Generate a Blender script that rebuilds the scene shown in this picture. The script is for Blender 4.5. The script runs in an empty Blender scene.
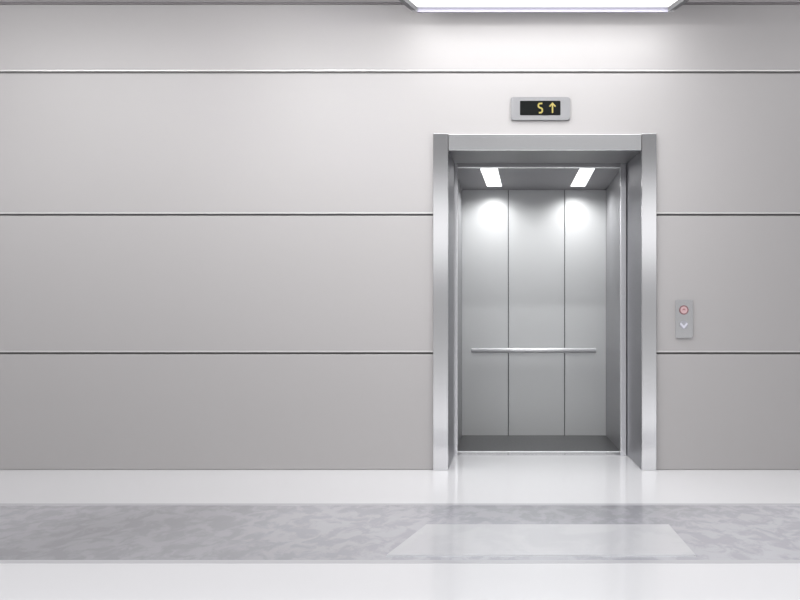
import bpy, bmesh, math
from mathutils import Vector

sc = bpy.context.scene
COL = sc.collection
F, D, H = 1069.0, 7.0, 0.91          # focal length in px, camera to wall, eye height
VX, VY = 508.0, 331.0                # vanishing point

def PX(px, y=0.0): return (px - VX) * (D + y) / F
def PZ(py, y=0.0): return H - (py - VY) * (D + y) / F

# ------------------------------------------------------------------ materials
def lin(c):
    c /= 255.0
    return c / 12.92 if c <= 0.04045 else ((c + 0.055) / 1.055) ** 2.4
def rgb(r, g, b): return (lin(r), lin(g), lin(b), 1.0)

def mat(name, col, rough=0.5, metal=0.0, noise=None, bump=None, coat=0.0, spec=None, aniso=0.0):
    m = bpy.data.materials.new(name); m.use_nodes = True
    nt = m.node_tree; b = nt.nodes['Principled BSDF']
    b.inputs['Base Color'].default_value = col
    b.inputs['Roughness'].default_value = rough
    b.inputs['Metallic'].default_value = metal
    b.inputs['Coat Weight'].default_value = coat
    b.inputs['Coat Roughness'].default_value = 0.04
    if aniso: b.inputs['Anisotropic'].default_value = aniso
    if spec is not None: b.inputs['Specular IOR Level'].default_value = spec
    if noise:                         # (scale xyz, strength) subtle variation in tone
        tc = nt.nodes.new('ShaderNodeTexCoord'); mp = nt.nodes.new('ShaderNodeMapping')
        mp.inputs['Scale'].default_value = noise[0]
        n = nt.nodes.new('ShaderNodeTexNoise'); n.inputs['Scale'].default_value = 1.0
        n.inputs['Detail'].default_value = 4
        r = nt.nodes.new('ShaderNodeMapRange')
        r.inputs['To Min'].default_value = rough * (1 - noise[1]); r.inputs['To Max'].default_value = rough * (1 + noise[1])
        nt.links.new(tc.outputs['Object'], mp.inputs['Vector']); nt.links.new(mp.outputs[0], n.inputs['Vector'])
        nt.links.new(n.outputs['Fac'], r.inputs['Value']); nt.links.new(r.outputs[0], b.inputs['Roughness'])
        if bump:
            bp = nt.nodes.new('ShaderNodeBump'); bp.inputs['Strength'].default_value = bump
            bp.inputs['Distance'].default_value = 0.001
            nt.links.new(n.outputs['Fac'], bp.inputs['Height']); nt.links.new(bp.outputs[0], b.inputs['Normal'])
    return m

def emit(name, col, s):
    m = bpy.data.materials.new(name); m.use_nodes = True
    b = m.node_tree.nodes['Principled BSDF']
    b.inputs['Base Color'].default_value = [0.15*c for c in col[:3]] + [1]
    b.inputs['Emission Color'].default_value = col
    b.inputs['Emission Strength'].default_value = s
    return m

M = {}
M['panel'] = mat('panel_satin', (0.350, 0.338, 0.338, 1), 0.42, 0.0, noise=((1.5, 1.5, 220), 0.10), spec=0.35)
M['groove'] = mat('groove_dark', (0.10, 0.095, 0.095, 1), 0.6)
M['ceiling'] = mat('ceiling_paint', (0.42, 0.40, 0.41, 1), 0.8)
M['cornice'] = mat('cornice', (0.16, 0.15, 0.155, 1), 0.6)
M['floor'] = mat('white_polished_stone', (0.84, 0.84, 0.86, 1), 0.07, 0.0, coat=0.0, spec=0.5)
M['steel'] = mat('brushed_steel', (0.57, 0.57, 0.582, 1), 0.10, 1.0, noise=((6, 6, 300), 0.06))
M['plate'] = mat('plate_steel', (0.20, 0.20, 0.207, 1), 0.42, 0.35, spec=0.3)
M['steel_h'] = mat('brushed_steel_header', (0.74, 0.74, 0.755, 1), 0.12, 1.0)
M['steel_bright'] = mat('bright_steel', (0.86, 0.86, 0.88, 1), 0.16, 1.0)
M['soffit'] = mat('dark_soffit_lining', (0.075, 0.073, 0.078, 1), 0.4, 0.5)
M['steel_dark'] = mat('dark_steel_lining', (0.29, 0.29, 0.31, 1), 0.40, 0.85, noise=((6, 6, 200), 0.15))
M['rail'] = mat('handrail_steel', (0.80, 0.80, 0.82, 1), 0.3, 0.35)
M['edge_glint'] = mat('panel_edge_highlight', (0.50, 0.49, 0.485, 1), 0.35, 0.2)  # lighter than the panels, a highlight put into the colour
M['seam'] = mat('seam_dark', (0.05, 0.05, 0.055, 1), 0.5)
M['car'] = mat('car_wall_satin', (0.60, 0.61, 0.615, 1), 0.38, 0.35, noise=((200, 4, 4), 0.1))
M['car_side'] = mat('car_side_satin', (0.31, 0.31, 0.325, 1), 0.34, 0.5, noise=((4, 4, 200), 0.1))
M['car_ceil'] = mat('car_ceiling', (0.25, 0.245, 0.255, 1), 0.5, 0.3)
M['car_floor'] = mat('car_floor_vinyl', (0.035, 0.035, 0.037, 1), 0.35, 0.0, noise=((60, 60, 60), 0.2))
M['lamp'] = emit('lamp_diffuser', (1, 1, 1, 1), 2.0)
M['carlamp'] = emit('car_lamp_diffuser', (1, 1, 1, 1), 2.2)
M['lilac'] = mat('lamp_trim_lilac', (0.13, 0.126, 0.16, 1), 0.6)
M['lampside'] = mat('lamp_housing_grey', (0.11, 0.11, 0.114, 1), 0.6)
M['screen'] = mat('screen_black', (0.006, 0.007, 0.007, 1), 0.5, spec=0.05)
M['digit'] = emit('digit_amber', rgb(196, 178, 84), 0.85)
M['ring'] = mat('button_ring_red', rgb(120, 78, 82), 0.4, 0.1)
M['btn'] = mat('button_pink', rgb(190, 160, 162), 0.4)
M['btn2'] = mat('button_silver', rgb(150, 150, 156), 0.4, 0.2)
M['mark'] = mat('button_mark', rgb(140, 84, 90), 0.4)
M['mark2'] = mat('button_mark_pale', rgb(196, 195, 206), 0.4)
M['edging'] = mat('stone_edging', (0.60, 0.60, 0.63, 1), 0.15, coat=0.3)

def stone(name, c0, c1, scale, rot, tone=0.0, seed=0.0):
    m = bpy.data.materials.new(name); m.use_nodes = True
    nt = m.node_tree; b = nt.nodes['Principled BSDF']
    b.inputs['Roughness'].default_value = 0.16
    b.inputs['Coat Weight'].default_value = 0.35; b.inputs['Coat Roughness'].default_value = 0.05
    tc = nt.nodes.new('ShaderNodeTexCoord'); mp = nt.nodes.new('ShaderNodeMapping')
    mp.inputs['Scale'].default_value = scale; mp.inputs['Rotation'].default_value = (0, 0, rot)
    n = nt.nodes.new('ShaderNodeTexNoise'); n.inputs['Scale'].default_value = 1.0
    n.inputs['Detail'].default_value = 7; n.inputs['Roughness'].default_value = 0.62
    n.inputs['Distortion'].default_value = 0.5
    r = nt.nodes.new('ShaderNodeValToRGB')
    r.color_ramp.elements[0].position = 0.44; r.color_ramp.elements[0].color = c0
    r.color_ramp.elements[1].position = 0.56; r.color_ramp.elements[1].color = c1
    nt.links.new(tc.outputs['Object'], mp.inputs['Vector']); nt.links.new(mp.outputs[0], n.inputs['Vector'])
    nt.links.new(n.outputs['Fac'], r.inputs['Fac'])
    # broad noise shifts the tone, offset by seed to run darker on the left
    m2 = nt.nodes.new('ShaderNodeMapping'); m2.inputs['Scale'].default_value = (0.5, 0.3, 1); m2.inputs['Location'].default_value = (seed, 0.3, 0)
    n2 = nt.nodes.new('ShaderNodeTexNoise'); n2.inputs['Scale'].default_value = 1.0; n2.inputs['Detail'].default_value = 1
    r2 = nt.nodes.new('ShaderNodeMapRange'); r2.inputs['From Min'].default_value = 0.35; r2.inputs['From Max'].default_value = 0.65
    r2.inputs['To Min'].default_value = 1 - tone; r2.inputs['To Max'].default_value = 1 + tone
    mx = nt.nodes.new('ShaderNodeVectorMath'); mx.operation = 'SCALE'
    nt.links.new(tc.outputs['Object'], m2.inputs['Vector']); nt.links.new(m2.outputs[0], n2.inputs['Vector'])
    nt.links.new(n2.outputs['Fac'], r2.inputs['Value']); nt.links.new(r.outputs[0], mx.inputs[0]); nt.links.new(r2.outputs[0], mx.inputs['Scale'])
    nt.links.new(mx.outputs[0], b.inputs['Base Color'])
    return m
M['marble'] = stone('grey_marble', (0.40, 0.40, 0.435, 1), (0.49, 0.49, 0.525, 1), (11, 5.5, 1), 0.5, 0.32, 10.37)
M['mat'] = stone('pale_patch', (0.66, 0.66, 0.69, 1), (0.71, 0.71, 0.735, 1), (4.5, 2.5, 1), 0.5)  # pale mottled tone of the floor patch

# ------------------------------------------------------------------ mesh helpers
def link(name, bm, m, parent=None, loc=(0, 0, 0), smooth=False):
    bmesh.ops.recalc_face_normals(bm, faces=bm.faces)
    me = bpy.data.meshes.new(name); bm.to_mesh(me); bm.free()
    me.materials.append(m)
    if smooth:
        for p in me.polygons: p.use_smooth = True
    o = bpy.data.objects.new(name, me); COL.objects.link(o)
    if parent: o.parent = parent
    o.location = loc
    return o

def box(bm, x0, x1, y0, y1, z0, z1, bev=0.0, seg=2):
    t = bmesh.new()
    v = [t.verts.new((x, y, z)) for x in (x0, x1) for y in (y0, y1) for z in (z0, z1)]
    for f in ((0,1,3,2),(4,6,7,5),(0,4,5,1),(2,3,7,6),(0,2,6,4),(1,5,7,3)):
        t.faces.new([v[i] for i in f])
    if bev: bmesh.ops.bevel(t, geom=list(t.edges), offset=bev, segments=seg, affect='EDGES', profile=0.5)
    bmesh.ops.recalc_face_normals(t, faces=t.faces)
    me = bpy.data.meshes.new('tmp'); t.to_mesh(me); t.free(); bm.from_mesh(me); bpy.data.meshes.remove(me)
    return bm

def hexa(bm, pts):                    # eight corners: bottom loop then top loop
    v = [bm.verts.new(p) for p in pts]
    for f in ((3,2,1,0),(4,5,6,7),(0,1,5,4),(1,2,6,5),(2,3,7,6),(3,0,4,7)):
        bm.faces.new([v[i] for i in f])
    return bm

def prism_xz(bm, pts, y0, y1):        # outline in x/z extruded along y
    a = [bm.verts.new((x, y0, z)) for x, z in pts]; b = [bm.verts.new((x, y1, z)) for x, z in pts]
    bm.faces.new(a); bm.faces.new(b[::-1]); n = len(pts)
    for i in range(n): bm.faces.new([a[i], a[(i+1) % n], b[(i+1) % n], b[i]])
    return bm

def rrect(x0, x1, z0, z1, r, n=5):
    out = []
    for cx, cz, a0 in ((x1-r, z1-r, 0), (x0+r, z1-r, 90), (x0+r, z0+r, 180), (x1-r, z0+r, 270)):
        for i in range(n + 1):
            a = math.radians(a0 + 90 * i / n); out.append((cx + r*math.cos(a), cz + r*math.sin(a)))
    return out

def bevel_front(bm, ymin, off, seg=2):
    es = [e for e in bm.edges if all(abs(v.co.y - ymin) < 1e-6 for v in e.verts)]
    bmesh.ops.bevel(bm, geom=es, offset=off, segments=seg, affect='EDGES', profile=0.5)

def tube_x(bm, x0, x1, y, z, r, n=20, rz=None):
    rz = rz or r; rings = []
    for x, k in ((x0, 0.0), (x0, 0.75), (x0 + r*0.3, 1), (x1 - r*0.3, 1), (x1, 0.75)):
        if k == 0: continue
        rings.append([bm.verts.new((x, y + k*r*math.cos(2*math.pi*i/n), z + k*rz*math.sin(2*math.pi*i/n))) for i in range(n)])
    for a, b in zip(rings, rings[1:]):
        for i in range(n): bm.faces.new([a[i], a[(i+1)%n], b[(i+1)%n], b[i]])
    bm.faces.new(rings[0]); bm.faces.new(rings[-1][::-1])
    return bm

def disc(bm, cx, cz, y0, y1, r, n=32, r_in=0.0):
    if not r_in:
        prism_xz(bm, [(cx + r*math.cos(2*math.pi*i/n), cz + r*math.sin(2*math.pi*i/n)) for i in range(n)], y0, y1); return bm
    L = []
    for rr, y in ((r, y1), (r, y0), (r_in, y0), (r_in, y1)):
        L.append([bm.verts.new((cx + rr*math.cos(2*math.pi*i/n), y, cz + rr*math.sin(2*math.pi*i/n))) for i in range(n)])
    for a, b in zip(L, L[1:] + L[:1]):
        for i in range(n): bm.faces.new([a[i], a[(i+1)%n], b[(i+1)%n], b[i]])
    return bm

def stroke(bm, pts, w, y0, y1):       # polyline of constant width in the x/z plane
    P = [Vector(p) for p in pts]; L, R = [], []
    for i, p in enumerate(P):
        d0 = (P[i] - P[i-1]).normalized() if i else None
        d1 = (P[i+1] - P[i]).normalized() if i < len(P)-1 else None
        d = (d0 + d1).normalized() if d0 and d1 else (d0 or d1)
        k = 1.0
        if d0 and d1: k = 1 / max(0.5, d.dot(d0))
        n = Vector((-d.y, d.x)) * w/2 * k
        L.append(p + n); R.append(p - n)
    prism_xz(bm, [tuple(q) for q in L + R[::-1]], y0, y1)
    return bm

def empty(name, label, cat, loc, group=None):
    o = bpy.data.objects.new(name, None); COL.objects.link(o); o.location = loc
    o.empty_display_size = 0.1
    o['label'] = label; o['category'] = cat
    if group: o['group'] = group
    return o
def struct(o): o['kind'] = 'structure'; return o

XL, XR = -5.2, 4.2                    # ends of the wall that is built
CEIL = PZ(2.6)                        # ceiling height

# ------------------------------------------------------------------ wall
OX0, OX1, OZ1 = PX(446), PX(644), PZ(147)          # opening in the wall
bm = bmesh.new()
box(bm, XL, OX0, 0.012, 0.95, 0, CEIL + 0.3)
box(bm, OX1, XR, 0.012, 0.95, 0, CEIL + 0.3)
box(bm, OX0, OX1, 0.012, 0.95, OZ1 + 0.05, CEIL + 0.3)
wall = struct(link('wall_back', bm, M['groove']))
fo0, fo1 = PX(434.5), PX(655.5)
g = 0.0072                                          # half groove
J = [PZ(72.2), PZ(214.7), PZ(353.2)]
rows = [(J[0]+g, CEIL - 0.012), (J[1]+g, J[0]-g), (J[2]+g, J[1]-g), (0.001, J[2]-g)]
for i, (z0, z1) in enumerate(rows):
    spans = [(XL, XR)] if i == 0 else [(XL, OX0), (OX1, XR)]
    for x0, x1 in spans:
        bm = bmesh.new()
        if i == 1:                                  # second course: notched over the door
            pass
        box(bm, x0, x1, 0.0, 0.014, z0, z1, 0.0045, 2)
        p = link('wall_panel', bm, M['panel'], wall)
    if i == 1:
        bm = bmesh.new(); box(bm, OX0 - 0.01, OX1 + 0.01, 0.0002, 0.014, OZ1, z1 - 0.0002, 0.0)
        # replaced below by the single notched outline
        bm.free()
        for o in [o for o in bpy.data.objects if o.name.startswith('wall_panel') and abs(max(v.co.z for v in o.data.vertices) - z1) < 1e-4]:
            bpy.data.objects.remove(o)
        bm = bmesh.new()
        prism_xz(bm, [(XL, z0), (OX0, z0), (OX0, OZ1), (OX1, OZ1), (OX1, z0), (XR, z0), (XR, z1), (XL, z1)], 0.0, 0.014)
        bevel_front(bm, 0.0, 0.0045)
        link('wall_panel', bm, M['panel'], wall)

for k, (z0, z1) in enumerate(rows[:3]):  # pale strips painting the highlight along each panel's lower edge
    for x0, x1 in ([(XL, XR)] if k == 0 else [(XL, fo0), (fo1, XR)]):
        bm = bmesh.new(); box(bm, x0, x1, -0.0015, 0.010, z0 - 0.001, z0 + 0.008, 0.001, 1)
        link('edge_highlight', bm, M['edge_glint'], wall)

# ------------------------------------------------------------------ ceiling and cornice
bm = bmesh.new(); box(bm, XL, XR, -2.6, 0.0, CEIL, CEIL + 0.12)
struct(link('ceiling', bm, M['ceiling']))
bm = bmesh.new(); box(bm, XL, XR, -0.010, 0.011, CEIL - 0.013, CEIL - 0.0005, 0.002)
struct(link('trim_1', bm, M['cornice']))

# ------------------------------------------------------------------ floor
def FY(py): return F * H / (py - VY) - D
yb0, yb1 = FY(505.3), FY(560.2)       # stone band
ye0, ye1 = FY(503.6), FY(563.6)       # pale edgings
bm = bmesh.new(); box(bm, XL, XR, ye0, 0.812, -0.10, 0.0)
box(bm, XL, XR, -12.0, ye1, -0.10, 0.0)
box(bm, XL, XR, ye1, ye0, -0.10, -0.03)
struct(link('floor', bm, M['floor']))
bm = bmesh.new(); box(bm, XL, XR, yb1, yb0, -0.03, 0.0)
struct(link('trim_2', bm, M['marble']))
bm = bmesh.new(); box(bm, XL, XR, yb0, ye0, -0.03, 0.001)
struct(link('trim_3', bm, M['edging']))
bm = bmesh.new(); box(bm, XL, XR, ye1, yb1, -0.03, 0.001)
struct(link('trim_4', bm, M['edging']))

# thin raised pale patch on the band
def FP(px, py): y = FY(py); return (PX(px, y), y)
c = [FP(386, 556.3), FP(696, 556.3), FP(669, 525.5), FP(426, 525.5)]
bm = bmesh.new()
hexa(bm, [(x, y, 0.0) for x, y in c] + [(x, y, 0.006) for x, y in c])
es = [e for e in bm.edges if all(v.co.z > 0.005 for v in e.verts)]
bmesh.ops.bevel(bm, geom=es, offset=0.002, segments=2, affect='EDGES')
o = link('floor_patch', bm, M['mat'])
o['label'] = 'thin pale grey patch on the grey marbled floor band in front of the elevator'; o['category'] = 'mat'  # 'mat' here means only the thin raised pale patch

# ------------------------------------------------------------------ landing frame
YF = -0.028                            # face of the frame stands proud of the wall
YB = 0.81                              # back of the deep reveal
fx0, fx1, fx2, fx3 = PX(433, YF), PX(448, YF), PX(642.0, YF), PX(656.6, YF)
fz1, fz0 = PZ(133.2, YF), PZ(150, YF)
t = empty('elevator_door_frame', 'deep brushed steel frame around the open elevator entrance in the panelled wall', 'door frame', ((fx1+fx2)/2, 0, 0))
def W(parent, name, bm, m, **k):       # world-coordinate mesh under a thing
    bmesh.ops.translate(bm, verts=bm.verts, vec=-parent.location)
    return link(name, bm, m, parent, **k)
bm = bmesh.new(); box(bm, fx0, fx1, YF, -0.0005, 0.0005, fz1, 0.004, 3); W(t, 'jamb', bm, M['steel'])
bm = bmesh.new(); box(bm, fx2, fx3, YF, -0.0005, 0.0005, fz1, 0.004, 3); W(t, 'jamb', bm, M['steel'])
bm = bmesh.new(); box(bm, fx1 + 0.003, fx2 - 0.003, YF + 0.003, -0.0005, fz0, fz1 - 0.006, 0.002, 2); W(t, 'header', bm, M['steel_h'])
zb = PZ(163.2, YB); xbL, xbR = PX(454.2, YB), PX(627.2, YB)
th = 0.012
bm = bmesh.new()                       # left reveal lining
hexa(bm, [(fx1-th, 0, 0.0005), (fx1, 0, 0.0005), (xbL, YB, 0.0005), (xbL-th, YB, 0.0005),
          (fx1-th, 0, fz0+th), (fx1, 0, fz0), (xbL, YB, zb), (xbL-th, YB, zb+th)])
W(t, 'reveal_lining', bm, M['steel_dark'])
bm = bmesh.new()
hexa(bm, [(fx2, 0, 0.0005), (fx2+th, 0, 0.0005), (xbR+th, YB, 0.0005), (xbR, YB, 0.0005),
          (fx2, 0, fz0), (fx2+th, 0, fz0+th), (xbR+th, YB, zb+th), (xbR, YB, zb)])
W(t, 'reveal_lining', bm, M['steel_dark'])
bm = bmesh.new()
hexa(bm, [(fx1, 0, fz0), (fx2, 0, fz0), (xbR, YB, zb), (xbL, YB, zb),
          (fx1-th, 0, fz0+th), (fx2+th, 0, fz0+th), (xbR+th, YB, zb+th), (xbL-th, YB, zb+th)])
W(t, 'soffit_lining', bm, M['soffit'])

# ------------------------------------------------------------------ elevator car
CY0, CY1 = 0.83, F*H/(435.5-VY) - D    # front and back of the car
cx0, cx1 = PX(462, CY1), PX(606, CY1)
cz = PZ(190, CY1)
e = empty('elevator_car', 'open elevator car with satin steel walls, a handrail and two lit ceiling panels', 'elevator', ((cx0+cx1)/2, (CY0+CY1)/2, 0))
# front posts and transom just behind the reveal
bm = bmesh.new()
box(bm, xbL - 0.002, PX(457.4, YB), YB + 0.002, YB + 0.05, 0.002, zb + 0.02, 0.003, 2)
W(e, 'front_post', bm, M['steel_bright'])
bm = bmesh.new(); box(bm, PX(620.6, YB), PX(626.4, YB), YB + 0.002, YB + 0.05, 0.002, zb + 0.02, 0.003, 2)
W(e, 'front_post', bm, M['steel_bright'])
bm = bmesh.new(); box(bm, PX(457.4, YB), PX(620.6, YB), YB + 0.004, YB + 0.048, PZ(167.3, YB), zb + 0.02, 0.003, 2)
W(e, 'transom', bm, M['steel'])
# sill
bm = bmesh.new()
box(bm, cx0, cx1, 0.815, 1.02, -0.05, 0.003)
for k in range(3): box(bm, cx0, cx1, 0.85 + k*0.05, 0.862 + k*0.05, 0.003, 0.0045)
W(e, 'sill', bm, M['steel'])
bm = bmesh.new(); box(bm, cx0, cx1, 1.02, 1.045, -0.05, 0.006, 0.002); W(e, 'sill_edge', bm, M['rail'])
bm = bmesh.new(); box(bm, cx0, cx1, 1.045, CY1, -0.05, 0.0); W(e, 'floor_panel', bm, M['car_floor'])
bm = bmesh.new(); box(bm, cx0 - 0.03, cx1 + 0.03, CY0 + 0.035, CY1 + 0.03, cz, cz + 0.03); W(e, 'ceiling_panel', bm, M['car_ceil'])
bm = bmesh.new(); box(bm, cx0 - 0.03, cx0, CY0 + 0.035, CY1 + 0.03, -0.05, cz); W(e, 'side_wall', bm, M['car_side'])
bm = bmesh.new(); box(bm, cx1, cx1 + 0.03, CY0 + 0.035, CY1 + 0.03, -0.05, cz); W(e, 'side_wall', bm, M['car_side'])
bm = bmesh.new(); box(bm, cx0, cx1, CY1 + 0.012, CY1 + 0.03, -0.05, cz); W(e, 'back_wall', bm, M['seam'])
s1, s2 = PX(508.3, CY1), PX(564.6, CY1)
for a, b in ((cx0, s1 - 0.003), (s1 + 0.003, s2 - 0.003), (s2 + 0.003, cx1)):
    bm = bmesh.new(); box(bm, a, b, CY1, CY1 + 0.014, 0.0, cz, 0.002, 2); W(e, 'back_panel', bm, M['car'])
# handrail
ry = CY1 - 0.055
bm = bmesh.new(); tube_x(bm, PX(471.3, ry), PX(596, ry), ry, PZ(350.4, ry), 0.016, 24, 0.021)
rail = W(e, 'handrail', bm, M['rail'], smooth=True)
for px in (492, 575):
    bm = bmesh.new()
    box(bm, PX(px, ry) - 0.008, PX(px, ry) + 0.008, ry + 0.006, CY1 + 0.001, PZ(350.6, ry) - 0.008, PZ(350.6, ry) + 0.008, 0.002)
    bmesh.ops.translate(bm, verts=bm.verts, vec=-e.location)
    link('bracket', bm, M['steel'], rail)
# light panels
LP = ((-0.192, -0.064), (0.514, 0.642))
def CQ(px, py):                       # a point of the car ceiling
    d = F*(cz-H)/(VY-py); return (px-VX)*d/F, d - D
for q in (((480.4, 168.4), (497.4, 168.4), (501.8, 186), (487.2, 186)), ((580.0, 168.4), (594.6, 168.4), (585.0, 186), (570.6, 186))):
    P = [CQ(*k) for k in q]
    bm = bmesh.new(); hexa(bm, [(x, y, cz - 0.004) for x, y in P] + [(x, y, cz - 0.0003) for x, y in P])
    W(e, 'light_panel', bm, M['carlamp'])
# shaft wall around the car
bm = bmesh.new()
sx0, sx1 = cx0 - 0.14, cx1 + 0.14
box(bm, sx0 - 0.12, sx0, 0.955, CY1 + 0.25, 0, cz + 0.4); box(bm, sx1, sx1 + 0.12, 0.955, CY1 + 0.25, 0, cz + 0.4)
box(bm, sx0, sx1, CY1 + 0.13, CY1 + 0.25, 0, cz + 0.4)
struct(link('wall_shaft', bm, M['groove']))

# ------------------------------------------------------------------ floor indicator
IY = -0.020
t = empty('floor_indicator', 'small silver floor display above the elevator showing 5 and an up arrow', 'display', (PX(540.5), 0, PZ(108.5)))
bm = bmesh.new()
prism_xz(bm, rrect(PX(511, IY), PX(570, IY), PZ(120, IY), PZ(97, IY), 0.014), IY, -0.0005); bevel_front(bm, IY, 0.004, 3)
plate = W(t, 'plate', bm, M['plate'])
bm = bmesh.new()
prism_xz(bm, rrect(PX(520, IY), PX(560.5, IY), PZ(115.3, IY), PZ(100.8, IY), 0.006), IY - 0.002, IY + 0.004)
W(t, 'screen', bm, M['screen'])
Y0, Y1 = IY - 0.0035, IY - 0.0021
def pp(pts): return [(PX(x, IY), PZ(y, IY)) for x, y in pts]
bm = bmesh.new()
stroke(bm, pp([(542.3, 103.5), (539.2, 103.7), (538.4, 104.8), (538.4, 106.6), (539.4, 107.6), (541.4, 108.3), (542.3, 109.3), (542.2, 111.6), (541.2, 112.6), (538.9, 112.8)]), 0.0095, Y0, Y1)
W(t, 'digit', bm, M['digit'])
bm = bmesh.new()
stroke(bm, pp([(552.5, 112.9), (552.5, 104.5)]), 0.0095, Y0, Y1)
stroke(bm, pp([(549.5, 106.6), (552.5, 103.4), (555.5, 106.6)]), 0.0085, Y0 - 0.0002, Y1)
W(t, 'arrow', bm, M['digit'])

# ------------------------------------------------------------------ call panel
CYP = -0.014
t = empty('call_panel', 'narrow silver elevator call plate with a pink ringed button right of the frame', 'call button panel', (PX(684.2), 0, PZ(319)))
bm = bmesh.new()
prism_xz(bm, rrect(PX(675.4, CYP), PX(692.8, CYP), PZ(337.8, CYP), PZ(299.8, CYP), 0.008), CYP, -0.0005); bevel_front(bm, CYP, 0.003, 3)
W(t, 'plate', bm, M['steel'])
bx, bz = PX(683.8, CYP), PZ(310, CYP)
bm = bmesh.new(); disc(bm, bx, bz, CYP - 0.006, CYP + 0.002, 0.023); b1 = W(t, 'button', bm, M['btn']); b1['label'] = 'pink lit call button'
def sub(par, name, bm, m):
    bmesh.ops.translate(bm, verts=bm.verts, vec=-t.location); return link(name, bm, m, par)
bm = bmesh.new(); disc(bm, bx, bz, CYP - 0.007, CYP + 0.002, 0.030, 32, 0.0235); sub(b1, 'button_ring', bm, M['ring'])
bm = bmesh.new(); stroke(bm, [(bx-0.009, bz-0.002), (bx, bz+0.008), (bx+0.009, bz-0.002)], 0.005, CYP-0.0072, CYP-0.0061); sub(b1, 'symbol', bm, M['mark'])
bz = PZ(324.8, CYP)
bm = bmesh.new(); disc(bm, bx, bz, CYP - 0.005, CYP + 0.002, 0.027); b2 = W(t, 'button', bm, M['btn2']); b2['label'] = 'silver button with a pale down arrow'
bm = bmesh.new(); stroke(bm, [(bx-0.022, bz+0.010), (bx, bz-0.016), (bx+0.022, bz+0.010)], 0.012, CYP-0.0064, CYP-0.0051)
sub(b2, 'symbol', bm, M['mark2'])

# ------------------------------------------------------------------ ceiling lamp
zl = 2.935                             # underside of the lamp
def LQ(px, py): d = F*(zl-H)/(VY-py); return (px-VX)*d/F, d - D
a0 = LQ(417.5, 7.0); a1 = LQ(668, 7.0)
sl, yn = 0.27, -1.9                    # flare of the sides and near end of the lamp
n0 = (a0[0] - sl*(a0[1]-yn), yn); n1 = (a1[0] + sl*(a1[1]-yn), yn)
t = empty('ceiling_lamp', 'large bright white ceiling light panel with grey sides above the elevator', 'ceiling light', ((a0[0]+a1[0])/2, (a0[1]+yn)/2, CEIL))
bm = bmesh.new()
hexa(bm, [(*n0, zl), (*n1, zl), (*a1, zl), (*a0, zl), (*n0, zl+0.03), (*n1, zl+0.03), (*a1, zl+0.03), (*a0, zl+0.03)])
W(t, 'diffuser', bm, M['lamp'])
def rail3(p, q, out, m, name, z0=None):
    p, q = Vector(p), Vector(q); d = (q-p).normalized(); n = Vector((d.y, -d.x)) * out
    z0 = zl - 0.030 if z0 is None else z0
    bm = bmesh.new()
    P = [p, q, q+n, p+n]
    hexa(bm, [(v.x, v.y, z0) for v in P] + [(v.x, v.y, CEIL - 0.0005) for v in P])
    return W(t, name, bm, m)
rail3(a0, a1, -0.018, M['lilac'], 'end_trim')['label'] = 'pale lilac end trim'
rail3(n0, a0, -0.03, M['lampside'], 'side_trim'); rail3(a1, n1, -0.03, M['lampside'], 'side_trim')
rail3(n1, n0, -0.02, M['lampside'], 'end_trim')

# ------------------------------------------------------------------ lights
def area(name, loc, rot, sx, sy, power, spread=180, col=(1, 1, 1)):
    l = bpy.data.lights.new(name, 'AREA'); l.shape = 'RECTANGLE'; l.size = sx; l.size_y = sy
    l.energy = power; l.color = col; l.spread = math.radians(spread)
    o = bpy.data.objects.new(name, l); COL.objects.link(o); o.location = loc; o.rotation_euler = rot
    return o
lamp_x = (a0[0]+a1[0])/2
area('lamp_light', (lamp_x, -1.05, zl - 0.01), (0, 0, 0), 1.9, 1.5, 8.5, 90)
area('lamp_light', (lamp_x, -0.36, zl - 0.045), (math.radians(50), 0, 0), 1.7, 0.04, 5, 180)
area('lamp_light', (lamp_x, -0.85, zl - 0.045), (math.radians(65), 0, 0), 2.0, 0.04, 7.5, 180)
R45, R62, R85 = math.radians(45), math.radians(62), math.radians(85)
area('lobby_fill', (2.6, -3.6, 3.02), (0, 0, 0), 2.6, 1.2, 9, 120)  # unseen fill light added for ambient brightness
for x, y, r, p, s in ((-3.2, -1.3, R45, 5, 150), (-1.2, -1.3, R45, 8.5, 150), (-3.2, -2.1, R62, 8, 90),
                      (-1.2, -2.1, R62, 12.5, 90), (0.5, -2.1, R62, 10.5, 90), (0.5, -2.1, R85, 5, 80), (2.4, -2.1, R85, 3, 80)):
    area('wall_fill', (x, y, 3.0), (r, 0, 0), 1.4, 0.15, p, s)  # unseen fill lights, added to brighten the wall from above
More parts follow.
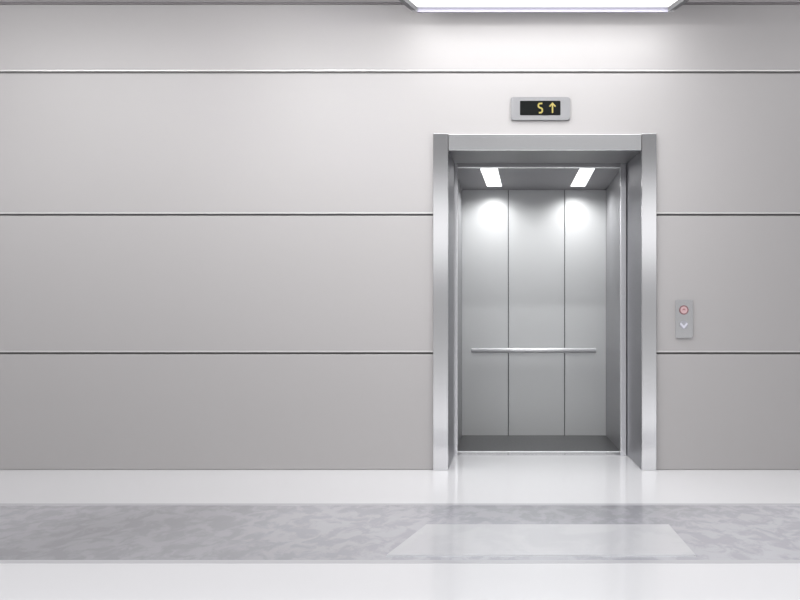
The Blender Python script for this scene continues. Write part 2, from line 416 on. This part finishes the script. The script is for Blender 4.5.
for a, b in LP:
    area('car_light', ((a+b)/2, 1.92, cz - 0.012), (0, 0, 0), b-a, 0.4, 6.2, 155)
    l = bpy.data.lights.new('car_spot', 'SPOT'); l.energy = 2.3; l.spot_size = math.radians(98); l.spot_blend = 0.5; l.shadow_soft_size = 0.03
    o = bpy.data.objects.new('car_spot', l); COL.objects.link(o); o.location = ((a+b)/2, 2.03, cz - 0.02); o.rotation_euler = (math.radians(28), 0, 0)

w = bpy.data.worlds.new('lobby'); sc.world = w; w.use_nodes = True
nt = w.node_tree; bg = nt.nodes['Background']
tc = nt.nodes.new('ShaderNodeTexCoord'); sp = nt.nodes.new('ShaderNodeSeparateXYZ')
mr = nt.nodes.new('ShaderNodeMapRange'); mr.inputs['From Min'].default_value = -0.2; mr.inputs['From Max'].default_value = 0.4
rp = nt.nodes.new('ShaderNodeValToRGB')
nt.links.new(tc.outputs['Generated'], sp.inputs[0]); nt.links.new(sp.outputs['Z'], mr.inputs['Value'])
nt.links.new(mr.outputs[0], rp.inputs[0]); nt.links.new(rp.outputs[0], bg.inputs['Color'])
els = [(-0.2, .5), (-0.06, .50), (-0.03, .36), (0.0, .30), (0.045, .26), (0.082, .80), (0.108, .80), (0.155, .15), (0.24, .22), (0.34, .62)]
#(-0.2, .55), (-0.02, .55), (0.02, .50), (0.035, .50), (0.075, 1.3), (0.10, 1.35), (0.13, .6), (0.2, .45), (0.4, .40)]
cr = rp.color_ramp
while len(cr.elements) < len(els): cr.elements.new(0.5)
for el, (s, v) in zip(cr.elements, els): el.position = (s + 0.2) / 0.6; el.color = (v, v, v*1.01, 1)
bg.inputs['Strength'].default_value = 2.16

# ------------------------------------------------------------------ camera
cam = bpy.data.cameras.new('camera'); co = bpy.data.objects.new('camera', cam); COL.objects.link(co)
co.location = (0, -D, H); co.rotation_euler = (math.pi/2, 0, 0)
cam.sensor_width = 36; cam.lens = F / 800 * 36
cam.shift_x = -(VX - 400) / 800; cam.shift_y = (VY - 300) / 800
sc.camera = co
vs = sc.view_settings
sc.display_settings.display_device = 'sRGB'
vs.view_transform = 'Standard'; vs.look = 'None'; vs.exposure = 0.0; vs.gamma = 1.0
